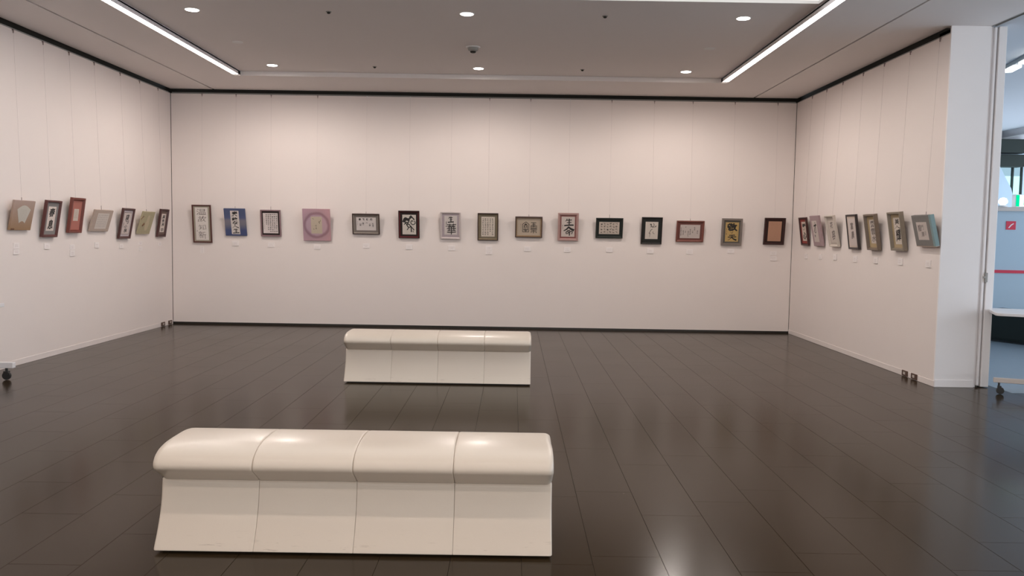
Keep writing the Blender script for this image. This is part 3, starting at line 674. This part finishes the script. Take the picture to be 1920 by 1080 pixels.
for u, v0, n_ in ((.88, .42, 3), (.73, .16, 3), (.64, .44, 2), (.52, .32, 5), (.42, .46, 5), (.28, .14, 1), (.27, .44, 2), (.17, .42, 4), (.06, .20, 7)):
    for j in range(n_): ink.scrawl(u - .04, v0 + .09 * j, u + .02, v0 + .07 + .09 * j, .0026, 700 + int(u * 100) + j, 3)
finish(ink, t, off)
t, ink, off, q = picture('B14', 'framed_calligraphy', 'grey-green frame with gold paper and heavy black brushed characters', frame='7c716a', bar=.028, ch=.006, rec=.014, matc='5c5852', pap=(.19, .145, .83, .86), papc='b89a62')
ink.ch('敬', .12, .05, .90, .46, .05, 0, .02, 1); brush(ink, '天', .18, .66, .88, .94); ink.stroke([(.40, .52), (.52, .56), (.58, .47)], .006)
ink.column('愛人春', .05, .30, .13, .66, .0); ink.column('山川草木風', .88, .38, .93, .86, -.01); finish(ink, t, off)
t, ink, off, q = picture('B15', 'framed_calligraphy', 'dark maroon frame with plain salmon-orange sheet, last on the back wall', frame='351a18', bar=.016, ch=.016, rec=.014, matc='301a16', pap=(.195, .13, .83, .87), papc='b58a72')
for i in range(7): ink.column('山川草木花鳥風月日', .10 + .12 * i, .08, .14 + .12 * i, .92, -.02)
ink.build('calligraphy', cm('gold_ink', 'a67a60', rough=.7, noise=.1), t, off)

# ---- right wall, farthest first
t, ink, off, q = picture('R1', 'framed_calligraphy', 'dark maroon frame with red mat, farthest on the right wall', frame='40201e', bar=.022, ch=.008, rec=.014, matc='8c3c36', pap=(.24, .16, .84, .84), papc='cdbdb0')
ink.ch('静', .14, .08, .90, .44, .04, 0, .03); ink.ch('心', .14, .52, .90, .92, .04, 0, .04); finish(ink, t, off)
t, ink, off, q = picture('R2', 'framed_calligraphy', 'mauve cloth board with slim white strip and one loose brushed character', 'board', matc='a58e90', pap=(.18, .16, .72, .86), papc='c6b9b2')
ink.ch('才', .24, .08, .84, .60, .02, .1, .05); ink.scrawl(.2, .65, .45, .8, .006, 9); finish(ink, t, off)
t, ink, off, q = picture('R3', 'framed_calligraphy', 'white-framed panel with white paper and grey running script', frame='c9bfb4', bar=.014, ch=.014, rec=.022, matc='bcb0a6', pap=(.18, .17, .82, .86), papc='cbbfb6')
ink.ch('花', .22, .06, .72, .36, .015, .1, .05); ink.ch('容', .28, .44, .88, .88, .015, .1, .06)
ink.build('calligraphy', M['inkthin'], t, off)
t, ink, off, q = picture('R4', 'framed_calligraphy', 'slim black frame around white sheet with two small grey characters', frame='332c2c', bar=.020, ch=.004, rec=.006, matc='c9b8ac', pap=(.15, .12, .86, .90), papc='cbbeb8')
ink.ch('富', .32, .14, .70, .40, .02, 0, .02); ink.ch('農', .34, .46, .74, .74, .02, 0, .05); ink.build('calligraphy', M['inkthin'], t, off)
t, ink, off, q = picture('R5', 'framed_calligraphy', 'deep bronze box frame with gold mat and three blue-grey characters', frame='77685a', bar=.020, ch=.010, rec=.030, matc='ad9874', pap=(.28, .16, .80, .82), papc='c6bab0')
for i, c in enumerate('飛雲水'): ink.ch(c, .14, .05 + .31 * i, .88, .32 + .31 * i, .02, .05, .04, i)
finish(ink, t, off, 'inkthin')
t, ink, off, q = picture('R6', 'framed_calligraphy', 'deep olive-grey box frame with gold mat and tall brushed column', frame='857a6c', bar=.020, ch=.010, rec=.030, matc='b09c7c', pap=(.26, .15, .80, .84), papc='cec2b6')
ink.ch('美', .2, .05, .8, .26, .02, 0, .03); brush(ink, '人', .05, .28, .95, .42); ink.ch('輝', .16, .44, .84, .90, .02, 0, .05); finish(ink, t, off)
t, ink, off, q = picture('R7', 'framed_calligraphy', 'grey cloth panel with teal side and white sheet, nearest on the right wall', 'board', matc='7e7a76', pap=(.20, .22, .74, .80), papc='c9bdb6')
W, Hh, T, yf = q
MB().box(  .5 * W - .040, .5 * W + .001, -T - .0006, .0, -.0005, Hh + .0005).build('teal_edge', fabric('82999a'), t)
MB().box(-.5 * W, .5 * W, -T - .001, .0, -.006, -.0006).build('bottom_strip', wood('c0a898'), t)
ink.ch('龍', .12, .14, .42, .52, .01, 0, .03); ink.ch('門', .44, .16, .66, .44, .0, 0, .04); ink.ch('清', .34, .54, .62, .82, .01, 0, .03); ink.ch('風', .66, .52, .84, .76, -.01, 0, .03)
finish(ink, t, off, 'inkthin')

# ---- hanging wires
desc = {'L1': 'the brown board with the fan-shaped paper', 'L2': 'the red-brown frame with grey mat', 'L3': 'the russet frame with small slip', 'L4': 'the beige board on the left wall', 'L5': 'the dark frame with lilac mat',
 'L6': 'the olive board with twigs', 'L7': 'the dark frame by the left corner', 'B1': 'the tall brown frame', 'B2': 'the blue board', 'B3': 'the black-matted sheet of tiny characters', 'B4': 'the large pink-mauve board', 'B5': 'the landscape frame with four blots',
 'B6': 'the frame with the red lip', 'B7': 'the silver-lilac frame', 'B8': 'the olive-matted frame of script columns', 'B9': 'the bronze seal-script frame', 'B10': 'the pale pink frame', 'B11': 'the landscape black-green frame', 'B12': 'the portrait black frame',
 'B13': 'the terracotta landscape frame', 'B14': 'the gold paper picture', 'B15': 'the salmon-orange sheet', 'R1': 'the farthest picture on the right wall', 'R2': 'the mauve board on the right wall', 'R3': 'the white-framed panel', 'R4': 'the slim black frame',
 'R5': 'the deep bronze box frame', 'R6': 'the deep olive-grey box frame', 'R7': 'the grey and teal panel'}
HOOK = {'L1', 'L4', 'L6', 'B3', 'B5', 'B9', 'B11', 'B13', 'R7', 'B2'}
for key, (wall, s, z, W, Hh, th, T) in G.items():
    hz = z + Hh * .80 * math.cos(R(th)); ho = 0.010 + Hh * .80 * math.sin(R(th)) - 0.004
    ztop = HT - 0.004; ot = 0.010
    t = empty('hanging_wire', wpt(wall, s, ztop, ot), label=f'thin steel wire holding {desc[key]}', cat='wire', group='picture wires hanging from the rail', rot=(0, 0, ROT[wall]))
    dy = -(ho - ot)
    MB().tube((0, 0, 0), (0, dy, hz - ztop), .0011, 5).build('cable', M['wire'], t)
    MB().box(-.008, .008, -.005, .009, -.010, .006).box(-.004, .004, -.004, .004, -.035, -.010).build('rail_hook', M['alu'] if key[0] == 'B' and int(key[1:]) in (5, 6, 7, 10) else M['hook'], t)
    if key in HOOK:
        f = 1 - (.055 / (ztop - hz)); zt = z + Hh * math.cos(R(th)) + (.05 if key in ('B3', 'B11', 'L4') else .03)
        ff = (ztop - zt) / (ztop - hz)
        MB().tube((0, dy * ff, zt - ztop), (0, dy, hz - ztop), .0035, 6).build('adjuster', M['hook'], t)

# ---- caption cards
CARDS = [('L1',8.839,1.277,0.102,0.062),('L1b',8.836,1.212,0.102,0.056),('L2',9.421,1.262,0.105,0.066),('L3',9.963,1.243,0.106,0.064),('L3b',9.960,1.170,0.106,0.070),('L4',10.551,1.257,0.106,0.074),
('L5',11.212,1.234,0.105,0.061),('L6',11.792,1.266,0.099,0.049),('L6b',11.790,1.189,0.100,0.060),('L7',12.433,1.248,0.093,0.056),('B1',-4.811,1.157,0.048,0.103),('B2',-4.294,1.264,0.103,0.078),('B3',-3.742,1.250,0.103,0.074),
('B4',-3.033,1.228,0.103,0.074),('B5',-2.274,1.258,0.104,0.075),('B6',-1.610,1.251,0.104,0.079),('B7',-0.954,1.244,0.104,0.077),('B8',-0.376,1.250,0.104,0.074),('B8b',-0.376,1.182,0.104,0.054),('B9',0.220,1.250,0.105,0.076),
('B10',0.835,1.250,0.105,0.081),('B11',1.487,1.255,0.105,0.074),('B12',2.118,1.249,0.105,0.082),('B13',2.727,1.248,0.105,0.078),('B14',3.365,1.267,0.105,0.069),('B15',4.021,1.243,0.101,0.064),('B15b',4.024,1.164,0.101,0.074),
('R1',12.241,1.222,0.105,0.074),('R2',11.670,1.232,0.105,0.074),('R3',11.132,1.241,0.108,0.078),('R4',10.475,1.236,0.108,0.078),('R5',9.881,1.239,0.110,0.075),('R6',9.253,1.246,0.110,0.077),('R7',8.627,1.244,0.108,0.074)]
double = {'L1', 'L3', 'L6', 'B8', 'B15'}
for key, s, z, W, Hh in CARDS:
    base = key.rstrip('b'); low = key.endswith('b')
    pre = ('lower of two small white caption cards' if low else 'upper of two small white caption cards') if base in double else ('narrow upright white caption card' if key == 'B1' else 'small white caption card')
    t = empty('caption_card', wpt(wall := key[0], s, z, 0.0), label=f'{pre} under {desc[base]}', cat='caption card', group='white caption cards below the pictures', rot=(0, 0, ROT[key[0]]))
    MB().box(-W / 2, W / 2, -.009, 0, -Hh / 2, Hh / 2).build('card', M['card'], t, bevel=.0006)
    tx = MB(); rn = random.Random(len(key) * 31 + int(abs(s) * 100))
    for r_ in range(2):
        zz = Hh * (.10 - .26 * r_); ww = W * rn.uniform(.18, .34)
        if key == 'B1': continue
        nn = 5
        for i in range(nn):
            xx = -ww + 2 * ww * i / nn; tx.box(xx, xx + ww / nn * 1.3, -.0094, -.009, zz - .0018, zz + .0018)
    if key == 'B1':
        for i in range(5): tx.box(-.004, .004, -.0094, -.009, -.04 + .018 * i, -.034 + .018 * i)
    tx.build('print', M['cardedge'], t)

# ---- wall sockets at floor level
for i, (wall, s, l) in enumerate((('L', 12.50, 'left wall near the corner, nearer one'), ('L', 12.76, 'left wall near the corner, farther one'), ('R', 9.01, 'right wall baseboard, farther one'), ('R', 8.80, 'right wall baseboard, nearer one'))):
    t = empty('floor_socket', wpt(wall, s, 0.008, 0.006), label=f'brown low power socket on the {l}', cat='socket', group='brown low power sockets', rot=(0, 0, ROT[wall]))
    MB().box(-.062, .062, -.012, 0, 0, .058).build('plate', M['socket'], t, bevel=.002)
    MB().box(-.022, .022, -.016, -.012, .016, .044).build('outlet', M['beige'], t, bevel=.001)

# ================================================================== FOLDING PARTITION and CORRIDOR
pt = empty('folding_partition', (4.78, YR, 0), label='stacked white folding partition leaves beside the end pillar, grey handle', cat='partition')
MB().box(-.078, -.046, .03, .06, 0.0, H).build('recess_strip', M['jamb'], pt)
MB().box(-.044, -.020, .006, .30, 0.02, H - .006).build('door_leaf', M['jamb'], pt, bevel=.003)
MB().box(-.004, .076, .0, .30, 0.008, H + .0).build('door_leaf', M['jamb'], pt, bevel=.004)
MB().box(-.08, .0, .065, .30, 0.0, H).build('seal', M['greyplastic'], pt)
hd = MB().box(-.022, .004, -.012, .006, 1.075, 1.17).box(-.046, -.018, -.020, -.012, 1.115, 1.135)
hd.build('handle', M['greyplastic'], pt, bevel=.002)
MB().box(4.69, 4.702, YB, YR, H - .002, H + .04).box(4.732, 4.745, YB, YR, H - .002, H + .04).box(4.69, 4.745, YB, YR, H + .03, H + .04).build('trim_4', M['greyplastic'], kind='structure', label='sliding partition track in the ceiling')

CR = 9.6
MB().box(4.937, CR, 8.132, 18.0, -.12, 0.0).build('floor_corridor', M['cfloor'], kind='structure', label='pale blue-grey corridor floor')
MB().box(4.745, CR + 1.4, YB, 17.2, H + .03, H + .09).build('ceiling_corridor', M['cceil'], kind='structure', label='lilac white corridor ceiling')
# wall dividing corridor from gallery beyond the pillar
MB().box(XR + .13, 4.50, YR + .36, 17.2, 0, H + .03).build('wall_divider', M['cwall'], kind='structure', label='corridor side of the gallery wall')
# low screen wall crossing the corridor, slightly skewed
cw = empty('wall_corridor', (0, 0, 0), kind='structure', label='blue-grey corridor wall with red stripe')
def skew(y, x): return y - (x - 6.9) * 0.22
def skbox(x0, x1, y, th, z0, z1):
    mb = MB(); n = 0
    for z in (z0, z1):
        mb.v += [(x0, skew(y, x0), z), (x1, skew(y, x1), z), (x1, skew(y, x1) + th, z), (x0, skew(y, x0) + th, z)]
    mb.f += [(0, 3, 2, 1), (4, 5, 6, 7), (0, 1, 5, 4), (1, 2, 6, 5), (2, 3, 7, 6), (3, 0, 4, 7)]
    return mb
WY = 12.75
skbox(4.62, 9.5, WY, .12, 0, 1.94).build('wall_panel', M['cwall'], cw)
skbox(4.62, 9.5, WY - .05, .20, 1.94, 2.0).build('coping', M['beige'], cw)
skbox(4.62, 9.5, WY - .015, .02, 1.005, 1.05).build('red_stripe', M['red'], cw)
lc = empty('low_cabinet', (7.10, 12.42, 0), label='dark low cabinet on the corridor floor behind the folding table', cat='cabinet', rot=(0, 0, R(-63)))
MB().box(0, 1.5, 0, .36, .03, .48).build('body', M['cdark'], lc, bevel=.006)
MB().box(.02, 1.48, .02, .34, 0, .03).build('plinth', M['castor'], lc)
for k in range(2): MB().box(.02 + .74 * k, .74 + .74 * k, -.012, 0, .06, .46).build('door', M['cdark'], lc, bevel=.003)
# windows beyond
fw_ = empty('wall_far', (0, 17.0, 0), kind='structure', label='far window wall beyond the corridor')
MB().box(4.5, 13, .0, .1, 0, 1.4).box(10.27, 13, 0, .1, 1.4, 3.02).build('wall_panel', M['cwall'], fw_)
MB().box(4.5, 13, -.05, .1, 3.50, 3.64).build('fascia', M['cceil'], fw_)
MB().box(4.5, 10.21, -.35, .1, 3.24, 3.50).box(4.5, 10.17, -.25, .1, 2.97, 3.21).build('dark_beam', M['cdark'], fw_)
MB().box(10.21, 13, -.05, .1, 3.02, 3.50).box(4.5, 10.21, -.05, .1, 3.19, 3.26).build('upper_panel', M['cwall'], fw_)
wn = empty('window_1', (0, 17.0, 0), kind='structure', label='bright daylit windows with dark mullions')
for x0, x1 in ((9.0, 9.5), (9.53, 10.065), (10.10, 10.25)):
    MB().box(x0, x1, .03, .04, 1.4, 2.80).build('pane', M['glow'], wn)
    MB().box(x0, x1, .03, .04, 2.80, 3.0).build('pane', M['glowdim'], wn)
mu = MB()
for x in (9.50, 10.068, 10.25): mu.box(x, x + .03, -.02, .08, 1.4, 3.0)
mu.build('mullion', M['cdark'], wn)
# slanting stair side in front of the windows
sb = MB(); o_ = [(8.6, 0), (9.63, 0), (9.63, 2.40), (9.60, 2.50), (9.36, 2.92), (8.6, 3.0)]
sb.prism(o_, 16.2, 16.35)
sb.build('stair_side', M['cwall'], label='slanting pale stair side in front of the far windows', cat='stair')
# exit sign on the coping
ex = empty('exit_sign', (7.62, skew(WY - .03, 7.62), 2.0), label='lit green and white emergency exit sign in the corridor', cat='sign')
MB().box(-.10, .36, 0, .10, 0, .19).build('housing', M['white'], ex, bevel=.004)
MB().box(-.095, -.045, -.004, 0, .01, .18).build('green_border', M['exitgreen'], ex)
MB().box(-.045, .35, -.004, 0, .01, .18).build('lit_face', M['exitwhite'], ex)
rm = MB().box(.02, .05, -.007, -.004, .03, .16).box(.05, .12, -.007, -.004, .13, .16).box(.05, .12, -.007, -.004, .03, .055)
rm.lathe([(0.0, -.007), (.016, -.007), (.016, -.004)], c=(.19, 0, .142), seg=12, axis='y'); rm.box(.165, .215, -.007, -.004, .07, .125).box(.215, .25, -.007, -.004, .105, .12).box(.15, .175, -.007, -.004, .03, .07).box(.20, .225, -.007, -.004, .035, .075)
rm.build('running_figure', M['exitgreen'], ex)
sp = empty('wall_lamp', (7.37, skew(WY - .02, 7.37), 2.0), label='small round white lamp glowing on the corridor wall coping', cat='lamp')
MB().lathe([(.06, 0), (.07, .02), (.03, .03)], seg=18).build('base', M['white'], sp)
MB().lathe([(.03, .03), (.062, .06), (.066, .09), (.045, .13), (.0, .145)], seg=18).build('bulb_cover', emat('lamp_cover', (.9, .97, 1), 1.6), sp, smooth=True)
# red fire sign on the wall
fs = empty('fire_sign', (7.50, skew(WY - .002, 7.50), 1.725), label='small red square fire equipment sign with white slash', cat='sign', rot=(0, 0, math.atan(-.22)))
MB().box(-.066, .066, -.006, 0, -.064, .064).build('plate', M['red'], fs)
sl_ = MB(); sl_.v = [(-.036, -.007, -.036), (-.022, -.007, -.04), (.012, -.007, .004), (.036, -.007, .020), (.036, -.007, .036), (-.002, -.007, .012)]; sl_.f = [(0, 1, 2, 3, 4, 5)]
sl_.build('emblem', M['white'], fs)
# corridor ceiling lamp
cl = empty('linear_ceiling_light', (5.98, 10.05, H + .03), label='short white tube lamp on the corridor ceiling', cat='ceiling light', rot=(0, 0, R(-12)))
MB().box(-.06, .06, -.75, .45, -.05, 0).build('housing', M['greyplastic'], cl, bevel=.006)
MB().box(-.05, .05, -.72, -.10, -.07, -.05).box(-.05, .05, .10, .42, -.07, -.05).build('tube', M['clamp'], cl)
# corridor daylight side: window wall off to the right
wc = empty('window_2', (CR, 0, 0), kind='structure', label='window front of the corridor, out of view')
mu = MB()
for k in range(8): mu.box(0, .08, YB + k * 2.9 - .04, YB + k * 2.9 + .04, 0, H)
mu.box(0, .08, YB, 18, 0, .12).box(0, .08, YB, 18, H - .1, H + .03)
mu.build('mullion', M['alu'], wc)

# ---- folding tables on castors
def castor_table(x, y, rz, L, left_x, label):
    t = empty('folding_table', (x, y, 0), label=label, cat='table', rot=(0, 0, rz))
    # top, origin at the front-left foot
    r = .06; W_ = .68; x0, x1 = left_x, left_x + L; y0, y1 = -.06, W_ - .06
    o = []
    for cx_, cy_, a0 in ((x1 - r, y1 - r, 0), (x0 + r, y1 - r, 90), (x0 + r, y0 + r, 180), (x1 - r, y0 + r, 270)):
        for k in range(5): a = R(a0 + 22.5 * k); o.append((cx_ + r * math.cos(a), cy_ + r * math.sin(a)))
    mb = MB(); k = len(o)
    mb.v = [(p[0], p[1], .772) for p in o] + [(p[0], p[1], .80) for p in o]
    mb.f = [tuple(reversed(range(k))), tuple(range(k, 2 * k))] + [(i, (i + 1) % k, k + (i + 1) % k, k + i) for i in range(k)]
    mb.build('tabletop', M['tabletop'], t, bevel=.003)
    for fx in (0.40, L - .45):
        MB().box(fx, fx + .045, .05, W_ - .17, .16, .772).build('leg', M['alu'], t, bevel=.004)
    MB().box(.0, L - .26, .02, .06, .115, .162).build('foot_rail', M['beige'], t, bevel=.004)
    MB().box(.36, L - .26, W_ - .20, W_ - .16, .115, .162).build('foot_rail', M['beige'], t, bevel=.004)
    for fx in (0.05, L - .32):
        for fy in (.04, W_ - .18):
            if fy > .1 and fx < .1: fx = .42
            c = MB().tube((fx, fy, .075), (fx, fy, .118), .010, 10).box(fx - .012, fx + .020, fy - .018, fy + .018, .055, .082).build('castor', M['castor'], t)
            MB().lathe([(.014, -.015), (.034, -.014), (.036, 0), (.034, .014), (.014, .015)], c=(fx + .012, fy, .0365), seg=20, axis='y').build('wheel', M['castor'], c)
castor_table(4.70, 8.04, R(-22), 1.8, -.02, 'white-topped folding table on castors beyond the partition, far right')
# only the foot of a second one reaches into view at the left edge
def foot_table(x, y):
    t = empty('folding_table', (x, y, 0), label='white castored table foot at the left edge by the wall', cat='table')
    MB().box(-.44, 0, -.025, .025, .117, .172).build('foot_rail', M['tabletop'], t, bevel=.004)
    MB().box(-.30, -.26, -.02, .02, .172, .70).build('leg', M['tabletop'], t, bevel=.004)
    MB().box(-.44, -.14, -1.55, .10, .70, .735).build('tabletop', M['tabletop'], t, bevel=.004)
    MB().box(-.30, -.26, -1.5, -1.46, .0, .70).build('leg', M['tabletop'], t, bevel=.004)
    for fx in (-.075, -.38):
        c = MB().tube((fx, 0, .075), (fx, 0, .118), .012, 10).box(fx - .022, fx + .022, -.02, .02, .055, .085).build('castor', M['castor'], t)
        MB().lathe([(.014, -.016), (.038, -.015), (.041, 0), (.038, .015), (.014, .016)], c=(fx, 0, .0415), seg=20, axis='y').build('wheel', M['castor'], c)
foot_table(-4.80, 7.97)
